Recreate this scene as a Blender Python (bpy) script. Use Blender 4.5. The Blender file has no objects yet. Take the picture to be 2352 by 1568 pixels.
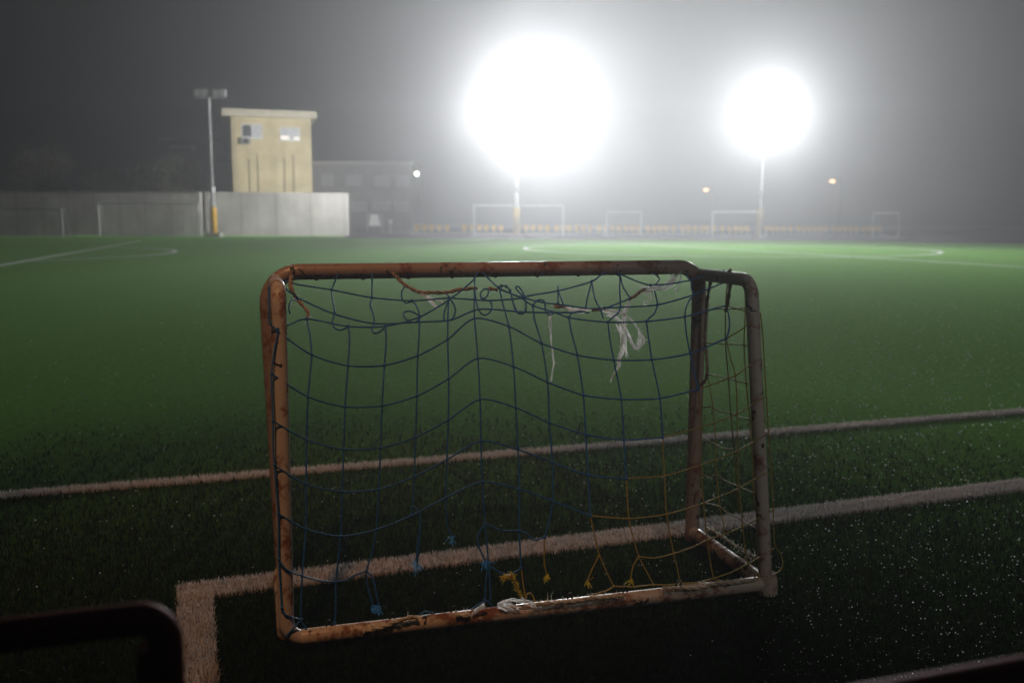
import bpy, bmesh, math, random
import numpy as np
from mathutils import Matrix, Vector

SC = bpy.context.scene
COL = SC.collection
rad = math.radians

# ------------------------------------------------------------------ camera
F_PX, PITCH, ROLL, CAM_H = 2113.45, 0.131689, -0.00278, 1.32646      # focal length in px of a 2352 px wide picture
FW = Vector((0, math.cos(PITCH), -math.sin(PITCH)))
UP0 = Vector((0, math.sin(PITCH), math.cos(PITCH)))
RT0 = Vector((1, 0, 0))
RT = RT0 * math.cos(ROLL) - UP0 * math.sin(ROLL)
UP = RT0 * math.sin(ROLL) + UP0 * math.cos(ROLL)
CAM = Vector((0, 0, CAM_H))
cd = bpy.data.cameras.new('camera')
cam = bpy.data.objects.new('camera', cd)
COL.objects.link(cam)
M = Matrix((RT, UP, -FW)).transposed().to_4x4()
M.translation = CAM
cam.matrix_world = M
cd.sensor_width = 36
cd.lens = F_PX / 2352 * 36
cd.clip_start = 0.05
cd.clip_end = 3000
cd.dof.use_dof = True
cd.dof.focus_distance = 2.95
cd.dof.aperture_fstop = 2.6
cd.dof.aperture_blades = 0
SC.camera = cam

# ------------------------------------------------------------------ night sky, exposure
w = bpy.data.worlds.new('World')
SC.world = w
w.use_nodes = True
w.node_tree.nodes['Background'].inputs[0].default_value = (0.55, 0.62, 0.8, 1)
w.node_tree.nodes['Background'].inputs[1].default_value = 0.0012
SC.view_settings.view_transform = 'Standard'
SC.view_settings.look = 'None'
SC.view_settings.exposure = 0.12
SC.view_settings.gamma = 1.0
SC.cycles.volume_bounces = 0
SC.cycles.max_bounces = 6
SC.cycles.transparent_max_bounces = 8
SC.cycles.use_denoising = True

HAZE_DENSITY, HAZE_G = 0.0056, 0.67
FLOOD_W = 5.0e4
SODIUM_W = 420.0
LAMP2, SIDE = 0.46, 0.6
FLOOD_CONE, OMNI, AIM1, AIM2 = 80, 0.10, (14, 25, 7), (4, 26, 7)


def at(px, py, Y=None, z=None):
    """the point seen at pixel (px, py) at distance Y or at height z"""
    d = FW + RT * ((px - 1176) / F_PX) + UP * ((784 - py) / F_PX)
    t = Y / d.y if Y is not None else (z - CAM_H) / d.z
    return CAM + d * t


# ------------------------------------------------------------------ object helpers
def tag(o, label=None, cat=None, group=None, kind=None):
    if label: o['label'] = label
    if cat: o['category'] = cat
    if group: o['group'] = group
    if kind: o['kind'] = kind
    return o


def empty(name, loc=(0, 0, 0), rz=0.0):
    o = bpy.data.objects.new(name, None)
    o.empty_display_size = 0.2
    o.location = loc
    o.rotation_euler = (0, 0, rz)
    COL.objects.link(o)
    return o


class MB:
    def __init__(self):
        self.v, self.f, self.s, self.m, self.cur = [], [], [], [], 0

    def add(self, vs, fs, smooth=False):
        b = len(self.v)
        self.v += [tuple(x) for x in vs]
        for q in fs:
            self.f.append(tuple(b + i for i in q))
            self.s.append(smooth)
            self.m.append(self.cur)

    def box(self, a, b, rz=0.0, pivot=None):
        vs = [Vector((x, y, z)) for x in (a[0], b[0]) for y in (a[1], b[1]) for z in (a[2], b[2])]
        if rz:
            p = Vector(pivot or ((a[0] + b[0]) / 2, (a[1] + b[1]) / 2, 0))
            R = Matrix.Rotation(rz, 3, 'Z')
            vs = [R @ (q - p) + p for q in vs]
        self.add(vs, [(0, 1, 3, 2), (4, 6, 7, 5), (0, 4, 5, 1), (2, 3, 7, 6), (0, 2, 6, 4), (1, 5, 7, 3)])

    def tube(self, pts, r, n=12, cap=True, twist=0.0):
        pts = [Vector(p) for p in pts]
        rs = r if isinstance(r, (list, tuple)) else [r] * len(pts)
        T = []
        for i in range(len(pts)):
            a = pts[max(i - 1, 0)]
            b = pts[min(i + 1, len(pts) - 1)]
            t = (b - a)
            T.append(t.normalized() if t.length > 1e-9 else Vector((0, 0, 1)))
        n0 = T[0].orthogonal().normalized()
        vs, fs = [], []
        for i, p in enumerate(pts):
            if i:
                q = T[i - 1].rotation_difference(T[i])
                n0 = (q @ n0)
                n0 = (n0 - T[i] * n0.dot(T[i])).normalized()
            bn = T[i].cross(n0)
            for k in range(n):
                a = 2 * math.pi * k / n + twist * i
                vs.append(p + (n0 * math.cos(a) + bn * math.sin(a)) * rs[i])
        for i in range(len(pts) - 1):
            for k in range(n):
                fs.append((i * n + k, i * n + (k + 1) % n, (i + 1) * n + (k + 1) % n, (i + 1) * n + k))
        self.add(vs, fs, True)
        if cap:
            L = len(pts) - 1
            self.add(vs[:n], [tuple(reversed(range(n)))])
            self.add(vs[L * n:], [tuple(range(n))])

    def ribbon(self, pts, wd, nrm=None):
        """flat strip of fibre along pts"""
        pts = [Vector(p) for p in pts]
        ws = wd if isinstance(wd, (list, tuple)) else [wd] * len(pts)
        s0 = Vector([random.gauss(0, 1) for _ in range(3)])
        s0.y *= 0.35
        vs = []
        for i, p in enumerate(pts):
            t = pts[min(i + 1, len(pts) - 1)] - pts[max(i - 1, 0)]
            t = t.normalized() if t.length > 1e-9 else Vector((0, 0, 1))
            s0 = s0 + Vector([random.gauss(0, 0.12) for _ in range(3)])
            q = s0 - t * s0.dot(t)
            q = q.normalized() if q.length > 1e-6 else t.orthogonal().normalized()
            s0 = q.copy()
            vs += [p - q * ws[i], p + q * ws[i]]
        self.add(vs, [(2 * i, 2 * i + 1, 2 * i + 3, 2 * i + 2) for i in range(len(pts) - 1)], True)

    def ball(self, c, r, n=8, m=5, sz=1.0):
        vs, fs = [], []
        c = Vector(c)
        for i in range(m + 1):
            ph = math.pi * i / m
            for k in range(n):
                a = 2 * math.pi * k / n
                vs.append(c + Vector((math.sin(ph) * math.cos(a), math.sin(ph) * math.sin(a), math.cos(ph) * sz)) * r)
        for i in range(m):
            for k in range(n):
                fs.append((i * n + k, (i + 1) * n + k, (i + 1) * n + (k + 1) % n, i * n + (k + 1) % n))
        self.add(vs, fs, True)

    def build(self, name, mat, parent=None, loc=None):
        me = bpy.data.meshes.new(name)
        me.from_pydata(self.v, [], self.f)
        me.polygons.foreach_set('use_smooth', self.s)
        for q in (mat if isinstance(mat, (list, tuple)) else [mat]): me.materials.append(q)
        me.polygons.foreach_set('material_index', self.m)
        me.update()
        o = bpy.data.objects.new(name, me)
        COL.objects.link(o)
        if parent: o.parent = parent
        if loc is not None: o.location = loc
        return o


def arc_path(corners, rads, seg=8):
    """polyline through corners with rounded bends"""
    P = [Vector(c) for c in corners]
    out = [P[0]]
    for i in range(1, len(P) - 1):
        r = rads[i - 1]
        a = (P[i - 1] - P[i]).normalized()
        b = (P[i + 1] - P[i]).normalized()
        ang = a.angle(b)
        d = r / math.tan(ang / 2)
        A, B = P[i] + a * d, P[i] + b * d
        cen = P[i] + (a + b).normalized() * (r / math.sin(ang / 2))
        va, vb = A - cen, B - cen
        tot = va.angle(vb)
        ax = va.cross(vb).normalized()
        for k in range(seg + 1):
            out.append(cen + Matrix.Rotation(tot * k / seg, 3, ax) @ va)
    out.append(P[-1])
    return out


def dense(pts, step):
    out = [Vector(pts[0])]
    for a, b in zip(pts[:-1], pts[1:]):
        a, b = Vector(a), Vector(b)
        n = max(1, int((b - a).length / step))
        out += [a.lerp(b, (i + 1) / n) for i in range(n)]
    return out


def spline(pts, step=0.02):
    P = [Vector(p) for p in pts]
    if len(P) < 3: return dense(P, step)
    out = [P[0]]
    for i in range(len(P) - 1):
        p0 = P[i - 1] if i else P[i] * 2 - P[i + 1]
        p3 = P[i + 2] if i + 2 < len(P) else P[i + 1] * 2 - P[i]
        p1, p2 = P[i], P[i + 1]
        # centripetal-ish tangents, kept tight so the cords stay taut
        k = 0.38
        l = (p2 - p1).length
        m1 = (p2 - p0).normalized() * l * 2 * k
        m2 = (p3 - p1).normalized() * l * 2 * k
        n = max(2, int(l / step))
        for j in range(1, n + 1):
            t = j / n
            out.append(p1 * (2 * t**3 - 3 * t**2 + 1) + m1 * (t**3 - 2 * t**2 + t) + p2 * (-2 * t**3 + 3 * t**2) + m2 * (t**3 - t**2))
    return out


# ------------------------------------------------------------------ materials
def new_mat(name):
    m = bpy.data.materials.new(name)
    m.use_nodes = True
    nt = m.node_tree
    return m, nt, nt.nodes['Principled BSDF'], nt.links


def noise(nt, scale, detail=4, rough=0.6, vec=None, dist=0.0):
    n = nt.nodes.new('ShaderNodeTexNoise')
    n.inputs['Scale'].default_value = scale
    n.inputs['Detail'].default_value = detail
    n.inputs['Roughness'].default_value = rough
    n.inputs['Distortion'].default_value = dist
    if vec is not None: nt.links.new(vec, n.inputs['Vector'])
    return n.outputs['Fac']


def coords(nt, scale=(1, 1, 1), kind='Object'):
    tc = nt.nodes.new('ShaderNodeTexCoord')
    mp = nt.nodes.new('ShaderNodeMapping')
    mp.inputs['Scale'].default_value = scale
    nt.links.new(tc.outputs[kind], mp.inputs['Vector'])
    return mp.outputs['Vector']


def ramp(nt, fac, stops):
    r = nt.nodes.new('ShaderNodeValToRGB')
    nt.links.new(fac, r.inputs[0])
    e = r.color_ramp.elements
    while len(e) < len(stops): e.new(0.5)
    for i, (p, c) in enumerate(stops):
        e[i].position = p
        e[i].color = c if len(c) == 4 else (*c, 1)
    return r.outputs[0]


def mix(nt, fac, a, b):
    m = nt.nodes.new('ShaderNodeMix')
    m.data_type = 'RGBA'
    if isinstance(fac, float): m.inputs[0].default_value = fac
    else: nt.links.new(fac, m.inputs[0])
    for s, x in ((6, a), (7, b)):
        if isinstance(x, tuple): m.inputs[s].default_value = x if len(x) == 4 else (*x, 1)
        else: nt.links.new(x, m.inputs[s])
    return m.outputs[2]


def bump(nt, b, h, strength=0.4, dist=0.01):
    n = nt.nodes.new('ShaderNodeBump')
    n.inputs['Strength'].default_value = strength
    n.inputs['Distance'].default_value = dist
    nt.links.new(h, n.inputs['Height'])
    nt.links.new(n.outputs[0], b.inputs['Normal'])


def simple(name, col, rough=0.6, metal=0.0, var=0.25, scale=6.0, spec=0.5):
    m, nt, b, L = new_mat(name)
    v = coords(nt)
    n = noise(nt, scale, 5, 0.6, v)
    c0 = tuple(x * (1 - var) for x in col)
    c1 = tuple(min(1, x * (1 + var)) for x in col)
    L.new(ramp(nt, n, [(0.3, c0), (0.7, c1)]), b.inputs['Base Color'])
    b.inputs['Roughness'].default_value = rough
    b.inputs['Metallic'].default_value = metal
    b.inputs['Specular IOR Level'].default_value = spec
    return m


def emit(name, col, strength):
    m, nt, b, L = new_mat(name)
    b.inputs['Base Color'].default_value = (*col, 1)
    b.inputs['Emission Color'].default_value = (*col, 1)
    b.inputs['Emission Strength'].default_value = strength
    return m


def rusty_paint(name, paint, rust_amount, seed):
    """old off-white paint, scuffed, with rust blooms and black chips"""
    m, nt, b, L = new_mat(name)
    v = coords(nt)
    mp = nt.nodes.new('ShaderNodeMapping')
    mp.inputs['Location'].default_value = (seed, seed * 1.7, seed * 0.6)
    L.new(v, mp.inputs['Vector'])
    v = mp.outputs['Vector']
    big = noise(nt, 9, 6, 0.65, v)
    fine = noise(nt, 70, 6, 0.7, v)
    chips = noise(nt, 17, 6, 0.62, v, 0.4)
    base = mix(nt, fine, tuple(x * 0.72 for x in paint), paint)
    t = 0.68 - rust_amount
    rustc = ramp(nt, fine, [(0.3, (0.07, 0.022, 0.01)), (0.55, (0.2, 0.075, 0.03)), (0.75, (0.34, 0.15, 0.07))])
    rm = nt.nodes.new('ShaderNodeMath'); rm.operation = 'ADD'
    sc = nt.nodes.new('ShaderNodeMath'); sc.operation = 'MULTIPLY'; sc.inputs[1].default_value = 0.35
    L.new(fine, sc.inputs[0]); L.new(big, rm.inputs[0]); L.new(sc.outputs[0], rm.inputs[1])
    rmask = ramp(nt, rm.outputs[0], [(t + 0.12, (0, 0, 0)), (t + 0.22, (1, 1, 1))])
    c1 = mix(nt, rmask, base, rustc)
    cmask = ramp(nt, chips, [(0.655 - rust_amount * 0.25, (0, 0, 0)), (0.675 - rust_amount * 0.25, (1, 1, 1))])
    c2 = mix(nt, cmask, c1, (0.018, 0.014, 0.012))
    L.new(c2, b.inputs['Base Color'])
    r = ramp(nt, rmask, [(0, (0.33,) * 3), (1, (0.85,) * 3)])
    L.new(r, b.inputs['Roughness'])
    bump(nt, b, chips, 0.35, 0.004)
    return m


def cord_mat(name, dark, light, scale, sheen=0.3, transl=0.0, rough=0.55):
    """twisted cord: two tones along the lay"""
    m, nt, b, L = new_mat(name)
    v = coords(nt)
    n = noise(nt, scale, 3, 0.6, v)
    L.new(ramp(nt, n, [(0.38, dark), (0.62, light)]), b.inputs['Base Color'])
    b.inputs['Roughness'].default_value = rough
    b.inputs['Sheen Weight'].default_value = sheen
    bump(nt, b, n, 0.8, 0.002)
    if transl:
        out = nt.nodes['Material Output']
        tr = nt.nodes.new('ShaderNodeBsdfTranslucent')
        tr.inputs[0].default_value = (*light, 1)
        ms = nt.nodes.new('ShaderNodeMixShader')
        ms.inputs[0].default_value = transl
        L.new(b.outputs[0], ms.inputs[1]); L.new(tr.outputs[0], ms.inputs[2])
        L.new(ms.outputs[0], out.inputs['Surface'])
    return m


def blade_mat(name, c0, c1, transl, rough=0.35, spec=0.5):
    m, nt, b, L = new_mat(name)
    v = coords(nt)
    n = noise(nt, 160, 3, 0.6, v)
    big = noise(nt, 0.6, 3, 0.6, v)
    c = ramp(nt, n, [(0.3, c0), (0.7, c1)])
    c = mix(nt, ramp(nt, big, [(0.35, (0, 0, 0)), (0.7, (0.55,) * 3)]), c, tuple(x * y for x, y in zip(c1, (1.25, 1.0, 0.9))))
    L.new(c, b.inputs['Base Color'])
    b.inputs['Roughness'].default_value = rough
    b.inputs['Specular IOR Level'].default_value = spec
    out = nt.nodes['Material Output']
    tr = nt.nodes.new('ShaderNodeBsdfTranslucent')
    L.new(c, tr.inputs[0])
    ms = nt.nodes.new('ShaderNodeMixShader')
    ms.inputs[0].default_value = transl
    L.new(b.outputs[0], ms.inputs[1]); L.new(tr.outputs[0], ms.inputs[2])
    L.new(ms.outputs[0], out.inputs['Surface'])
    return m


def concrete_mat(name, c0, c1, seam):
    """shuttered concrete wall: panel seams, rain streaks, blotches"""
    m, nt, b, L = new_mat(name)
    vs = coords(nt, (1.3, 1.3, 0.10))
    streak = noise(nt, 1.6, 6, 0.7, vs)
    v = coords(nt)
    blot = noise(nt, 0.5, 6, 0.65, v)
    c = ramp(nt, streak, [(0.3, c0), (0.62, c1)])
    c = mix(nt, ramp(nt, blot, [(0.35, (0.6,) * 3), (0.65, (0, 0, 0))]), c, tuple(x * 0.55 for x in c0))
    wv = nt.nodes.new('ShaderNodeTexWave')
    wv.wave_type = 'BANDS'; wv.bands_direction = 'X'
    wv.inputs['Scale'].default_value = seam
    wv.inputs['Distortion'].default_value = 0.0
    L.new(v, wv.inputs['Vector'])
    sm = ramp(nt, wv.outputs['Fac'], [(0.0, (0.45,) * 3), (0.012, (0, 0, 0))])
    c = mix(nt, sm, c, tuple(x * 0.35 for x in c0))
    L.new(c, b.inputs['Base Color'])
    b.inputs['Roughness'].default_value = 0.9
    bump(nt, b, streak, 0.2, 0.02)
    return m


MAT = dict(
    goal_top=rusty_paint('worn_goal_paint', (0.56, 0.49, 0.43), 0.085, 3.1),
    goal_base=rusty_paint('rusty_goal_base_paint', (0.6, 0.5, 0.4), 0.15, 8.3),
    hook=simple('dark_steel', (0.03, 0.026, 0.024), 0.5, 0.6),
    blue=cord_mat('blue_net_cord', (0.006, 0.05, 0.20), (0.015, 0.22, 0.65), 420, 0.0, 0.1),
    yellow=cord_mat('yellow_net_cord', (0.2, 0.14, 0.015), (0.55, 0.42, 0.06), 420, 0.0, 0.1),
    tuft=cord_mat('yellow_frayed_fibre', (0.5, 0.36, 0.01), (0.8, 0.6, 0.03), 200, 0.3, 0.4),
    bluefray=cord_mat('blue_frayed_fibre', (0.03, 0.2, 0.45), (0.08, 0.4, 0.75), 200, 0.3, 0.4),
    rope=cord_mat('brown_frayed_rope', (0.15, 0.10, 0.065), (0.46, 0.35, 0.24), 160, 0.3, 0.1, 0.8),
    pale_rope=cord_mat('pale_frayed_rope', (0.28, 0.24, 0.17), (0.66, 0.6, 0.47), 160, 0.1, 0.1, 0.8),
    goal_bar=rusty_paint('rusty_crossbar_paint', (0.37, 0.275, 0.22), 0.12, 5.7),
    fibre=cord_mat('pale_frayed_fibre', (0.6, 0.56, 0.42), (0.85, 0.82, 0.7), 90, 0.2, 0.6),
    white=cord_mat('white_plastic_strand', (0.82, 0.81, 0.79), (0.95, 0.95, 0.93), 60, 0.0, 0.8),
    red=simple('dark_red_gloss_paint', (0.15, 0.005, 0.010), 0.62, 0.1, 0.25, 30, 0.2),
    white_paint=simple('white_goal_paint', (0.78, 0.78, 0.76), 0.4),
    galv=simple('galvanised_steel', (0.55, 0.56, 0.57), 0.45, 0.3),
    dimmed_steel=simple('glow_dimmed_steel', (0.2, 0.2, 0.2), 0.6, 0.1),  # mast steel darkened in colour so lit poles sink into the glow
    dimmed_pad=simple('glow_dimmed_yellow_padding', (0.4, 0.27, 0.06), 0.8),  # yellow padding dimmed in colour for the masts inside the glow
    yellow_pad=simple('yellow_padding', (0.72, 0.42, 0.02), 0.6),
    seat=simple('yellow_seat_plastic', (0.78, 0.5, 0.06), 0.4),
    concrete=simple('grey_concrete', (0.36, 0.35, 0.33), 0.9, 0, 0.25, 3),
    wall_dark=concrete_mat('stained_concrete', (0.46, 0.45, 0.43), (0.66, 0.645, 0.62), 0.16),
    wall_pale=concrete_mat('pale_concrete', (0.40, 0.39, 0.37), (0.52, 0.51, 0.49), 0.12),
    cream=concrete_mat('cream_render', (0.72, 0.61, 0.36), (0.82, 0.71, 0.46), 0.02),
    roof=simple('pale_roof_slab', (0.62, 0.57, 0.45), 0.85),
    frame=simple('white_window_frame', (0.75, 0.76, 0.78), 0.4),
    pane=simple('dark_window_glass', (0.10, 0.11, 0.12), 0.08),
    pane_pale=simple('pale_window_blind', (0.6, 0.62, 0.66), 0.3),
    pane_dim=simple('haze_toned_glass', (0.3, 0.31, 0.33), 0.5),  # pane colour toned down to stand in for fog
    frame_dim=simple('haze_toned_frame', (0.34, 0.35, 0.37), 0.6),  # white frame toned down in colour, painted haze
    pane_glint=emit('window_reflection_strip', (1.0, 0.93, 0.82), 0.75),  # glowing strip stands in for floodlight reflections in the glass
    ac=simple('grey_appliance', (0.28, 0.29, 0.30), 0.6),
    grey_render=simple('grey_render', (0.2, 0.2, 0.21), 0.9, 0, 0.2, 1.0),
    ochre=simple('ochre_render', (0.5, 0.38, 0.16), 0.9, 0, 0.2, 1.0),
    pipe=simple('dull_drainpipe', (0.34, 0.28, 0.17), 0.7),
    cloth=simple('white_tarp', (0.8, 0.8, 0.8), 0.8),
    leaf=simple('dark_leaves', (0.045, 0.06, 0.02), 0.6, 0, 0.4, 2.0),
    bark=simple('bark', (0.08, 0.06, 0.045), 0.9),
    asphalt=simple('damp_asphalt', (0.07, 0.07, 0.072), 0.9, 0, 0.2, 2.0, 0.0),
    lens=emit('floodlight_lens', (1.0, 1.0, 0.98), 60.0),
    lens_off=simple('unlit_floodlight_glass', (0.75, 0.77, 0.78), 0.25),
    sodium=emit('sodium_lamp', (1.0, 0.58, 0.26), 3.2),
    cool_lamp=emit('wall_lamp_glow', (0.93, 1.0, 0.8), 9.0),
    lamp_body=simple('lamp_housing', (0.12, 0.12, 0.13), 0.5, 0.4),
    line=blade_mat('white_line_fibres', (0.34, 0.33, 0.32), (0.85, 0.83, 0.80), 0.35, 0.7, 0.1),
    blade=blade_mat('green_turf_fibres', (0.003, 0.008, 0.0015), (0.008, 0.021, 0.004), 0.4, 0.6, 0.12),
)


def far_line_mat():
    m, nt, b, L = new_mat('white_marking_pile')
    v = coords(nt)
    L.new(ramp(nt, noise(nt, 12, 4, 0.6, v), [(0.3, (0.62, 0.62, 0.6)), (0.7, (0.8, 0.8, 0.78))]), b.inputs['Base Color'])
    b.inputs['Roughness'].default_value = 0.9
    b.inputs['Specular IOR Level'].default_value = 0.02
    b.inputs['Sheen Weight'].default_value = 1.0
    b.inputs['Sheen Roughness'].default_value = 0.5
    return m


def turf_mat():
    m, nt, b, L = new_mat('green_turf_ground')
    v = coords(nt)
    big = noise(nt, 0.35, 4, 0.6, v)
    mid = noise(nt, 20, 8, 0.8, v)
    fine = noise(nt, 120, 4, 0.7, v)
    c = ramp(nt, mid, [(0.36, (0.018, 0.058, 0.006)), (0.64, (0.055, 0.165, 0.020))])
    st = ramp(nt, mid, [(0.36, (0.24, 0.54, 0.10)), (0.64, (0.47, 1.0, 0.22))])
    L.new(st, b.inputs['Sheen Tint'])
    c = mix(nt, ramp(nt, big, [(0.35, (0, 0, 0)), (0.7, (0.6,) * 3)]), c, (0.036, 0.074, 0.012))
    L.new(c, b.inputs['Base Color'])
    b.inputs['Roughness'].default_value = 0.9
    b.inputs['Specular IOR Level'].default_value = 0.0
    b.inputs['Sheen Weight'].default_value = 0.66
    b.inputs['Sheen Roughness'].default_value = 0.34
    # painted shade: ground colour near-black between the close fibres, the closed pile further off
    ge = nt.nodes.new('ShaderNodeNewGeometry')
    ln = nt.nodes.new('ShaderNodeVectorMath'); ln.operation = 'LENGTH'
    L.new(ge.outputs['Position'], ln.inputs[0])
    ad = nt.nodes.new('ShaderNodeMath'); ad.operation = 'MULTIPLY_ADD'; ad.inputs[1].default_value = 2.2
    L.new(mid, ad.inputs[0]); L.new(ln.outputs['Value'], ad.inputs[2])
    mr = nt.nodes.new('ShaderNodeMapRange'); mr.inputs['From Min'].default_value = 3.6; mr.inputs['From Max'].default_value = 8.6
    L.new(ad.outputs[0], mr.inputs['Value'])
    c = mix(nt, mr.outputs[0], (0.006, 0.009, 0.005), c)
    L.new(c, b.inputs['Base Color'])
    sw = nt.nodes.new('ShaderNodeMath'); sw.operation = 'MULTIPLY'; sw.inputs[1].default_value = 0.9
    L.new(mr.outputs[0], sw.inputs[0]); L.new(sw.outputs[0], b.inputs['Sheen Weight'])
    bump(nt, b, fine, 0.6, 0.02)
    return m


def dew_mat():
    m, nt, b, L = new_mat('dew_drop')
    b.inputs['Base Color'].default_value = (0.9, 0.95, 0.93, 1)
    b.inputs['Roughness'].default_value = 0.42
    b.inputs['Metallic'].default_value = 1.0
    return m


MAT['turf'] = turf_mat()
MAT['dew'] = dew_mat()
MAT['far_line'] = far_line_mat()

# ------------------------------------------------------------------ ground and markings
AX = 0.30493                                                     # the pitch's long axis
PU = Vector((math.cos(AX), math.sin(AX), 0))                     # along the touchline
PV = Vector((-math.sin(AX), math.cos(AX), 0))                    # across the pitch
mb = MB()
nx, ny = 24, 30
gv_ = [(-130 + 260 * i / nx, -13 + 213 * j / ny, 0) for j in range(ny + 1) for i in range(nx + 1)]
mb.add(gv_, [(j * (nx + 1) + i, j * (nx + 1) + i + 1, (j + 1) * (nx + 1) + i + 1, (j + 1) * (nx + 1) + i) for j in range(ny) for i in range(nx)])
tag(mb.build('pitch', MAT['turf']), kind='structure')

mb = MB()
pts = [at(800, 547, z=0), at(1100, 548, z=0), at(1500, 550, z=0), at(1900, 553, z=0), at(2352, 560, z=0), Vector((60, 50, 0)), Vector((125, 50, 0)), Vector((125, 190, 0)), Vector((-40, 190, 0)), Vector((-14, 76, 0))]
mb.add([(p.x, p.y, 0.006) for p in pts], [tuple(range(len(pts)))])
tag(mb.build('asphalt_apron', MAT['asphalt']), kind='structure')


def strip(a, b, wd, z=0.005, mb=None):
    a, b = Vector(a), Vector(b)
    d = (b - a).normalized()
    n = Vector((-d.y, d.x, 0)) * wd / 2
    mb.add([(q.x, q.y, z) for q in (a - n, b - n, b + n, a + n)], [(0, 1, 2, 3)])


def ring(c, r, wd, z, mb, a0=0.0, a1=2 * math.pi, n=160):
    vs, fs = [], []
    for i in range(n + 1):
        a = a0 + (a1 - a0) * i / n
        d = PU * math.cos(a) + PV * math.sin(a)
        for k in (-1, 1):
            q = c + d * (r + k * wd / 2)
            vs.append((q.x, q.y, z))
    for i in range(n): fs.append((2 * i, 2 * i + 1, 2 * i + 3, 2 * i + 2))
    mb.add(vs, fs)


CC = Vector((9.7187, 42.648, 0))
mb = MB()
ring(CC, 9.15, 0.17, 0.005, mb)
tag(mb.build('centre_circle_marking', MAT['far_line']), kind='structure')
h0, h1 = at(2352, 612, z=0), at(1470, 558.5, z=0)
hd = CC
mb = MB()
strip(hd - PV * 30.0, hd + PV * 27, 0.17, 0.010, mb)
tag(mb.build('halfway_marking', MAT['far_line']), kind='structure')
b0, b1 = at(0, 610, z=0), at(325, 553, z=0)
dB = (b1 - b0).normalized()
mb = MB()
strip(b0 - dB * 2, b1, 0.17, 0.005, mb)
strip(b1, b1 - PU * 16.5, 0.17, 0.0055, mb)
tag(mb.build('penalty_box_marking', MAT['far_line']), kind='structure')
tip = at(403, 577.5, z=0)
view = Vector((tip.x, tip.y, 0)).normalized()
dc = tip - Vector((view.y, -view.x, 0)) * 9.15
half = math.acos(max(-1, min(1, ((b0 - dc).dot(PU)) / 9.15)))
mb = MB()
ring(dc, 9.15, 0.17, 0.010, mb, -half, half, 90)
tag(mb.build('penalty_arc_marking', MAT['far_line']), kind='structure')

# near lines: (start, end, width) on the ground, fibres stand up from them
L1a, L1b = at(0, 1141, z=0), at(2352, 946, z=0)
L2a, L2b = at(1500, 1228, z=0), at(2352, 1117, z=0)
d1 = (L1b - L1a).normalized()
d2 = (L2b - L2a).normalized()
corner = at(448, 1362, z=0)
L2c = corner - d2 * 0.06
down = at(452, 1568, z=0)
d3 = (down - corner).normalized()
NEAR = [(L1a - d1 * 3, L1b + d1 * 8, 0.115, 'far_touchline_marking'), (L2c, L2b + d2 * 5, 0.150, 'near_touchline_marking'), (corner, corner + d3 * 1.6, 0.115, 'corner_marking')]


def seg_dist(P, a, b):
    d = np.array((b - a).normalized())[:2]
    L = (b - a).length
    q = P - np.array(a)[:2]
    s = q @ d
    n = q @ np.array([-d[1], d[0]])
    return s, n, L


def blades(name, P, hgt, wid, mat, seed, kind, lean=0.45):
    """upright tapering fibres, two quads each, at ground points P"""
    rng = np.random.default_rng(seed)
    n = len(P)
    a = rng.uniform(0, 2 * np.pi, n)
    H = hgt * rng.uniform(0.6, 1.15, n)
    Wd = wid * rng.uniform(0.7, 1.2, n)
    la = rng.uniform(0, 2 * np.pi, n)
    ln = lean * np.abs(rng.normal(0, 1, n)) * H
    side = np.stack([np.cos(a), np.sin(a), np.zeros(n)], 1) * (Wd / 2)[:, None]
    off = np.stack([np.cos(la), np.sin(la), np.zeros(n)], 1) * ln[:, None]
    base = np.concatenate([P, np.zeros((n, 1))], 1)
    up = np.stack([np.zeros(n), np.zeros(n), H], 1)
    tw = rng.normal(0, .3, n)
    v0 = base - side
    v1 = base + side
    midp = base + up * 0.55 + off * 0.35
    v2 = midp + side * 0.85
    v3 = midp - side * 0.85
    v4 = base + up * (1 - 0.25 * (ln / H / 1.2).clip(0, 1))[:, None] + off
    V = np.stack([v0, v1, v2, v3, v4], 1).reshape(-1, 3)
    idx = np.arange(n)[:, None] * 5
    loops = (idx + np.array([[0, 1, 2, 3, 3, 2, 4]])).ravel()
    me = bpy.data.meshes.new(name)
    me.vertices.add(len(V)); me.vertices.foreach_set('co', V.astype(np.float32).ravel())
    me.loops.add(len(loops)); me.loops.foreach_set('vertex_index', loops.astype(np.int32))
    me.polygons.add(2 * n)
    ls = (np.arange(n)[:, None] * 7 + np.array([[0, 4]])).ravel()
    me.polygons.foreach_set('loop_start', ls.astype(np.int32))
    me.update(calc_edges=True)
    me.materials.append(mat)
    o = bpy.data.objects.new(name, me)
    COL.objects.link(o)
    return tag(o, kind=kind), V[4::5]


rng = np.random.default_rng(11)
NB = 330000
d = np.exp(rng.uniform(np.log(1.25), np.log(6.5), NB))
th = rng.uniform(rad(-44), rad(44), NB)
P = np.stack([d * np.sin(th), d * np.cos(th)], 1)
on = rng.uniform(0, 1, NB) < np.clip((d - 2.0) / 4.5, 0, 1) ** 0.8
for a, b, wd, nm in NEAR:
    s, n, L = seg_dist(P, a, b)
    on |= (np.abs(n) < wd / 2) & (s > -0.02) & (s < L)
P = P[~on]; dd = d[~on]
sc = np.clip(dd / 2.6, 0.8, 1.8)
g, tips = blades('turf_fibres', P, 0.030, 0.0030 * sc, MAT['blade'], 5, 'stuff')
tag(g, 'short dark green artificial turf fibres carpeting the near pitch', 'grass')
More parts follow.
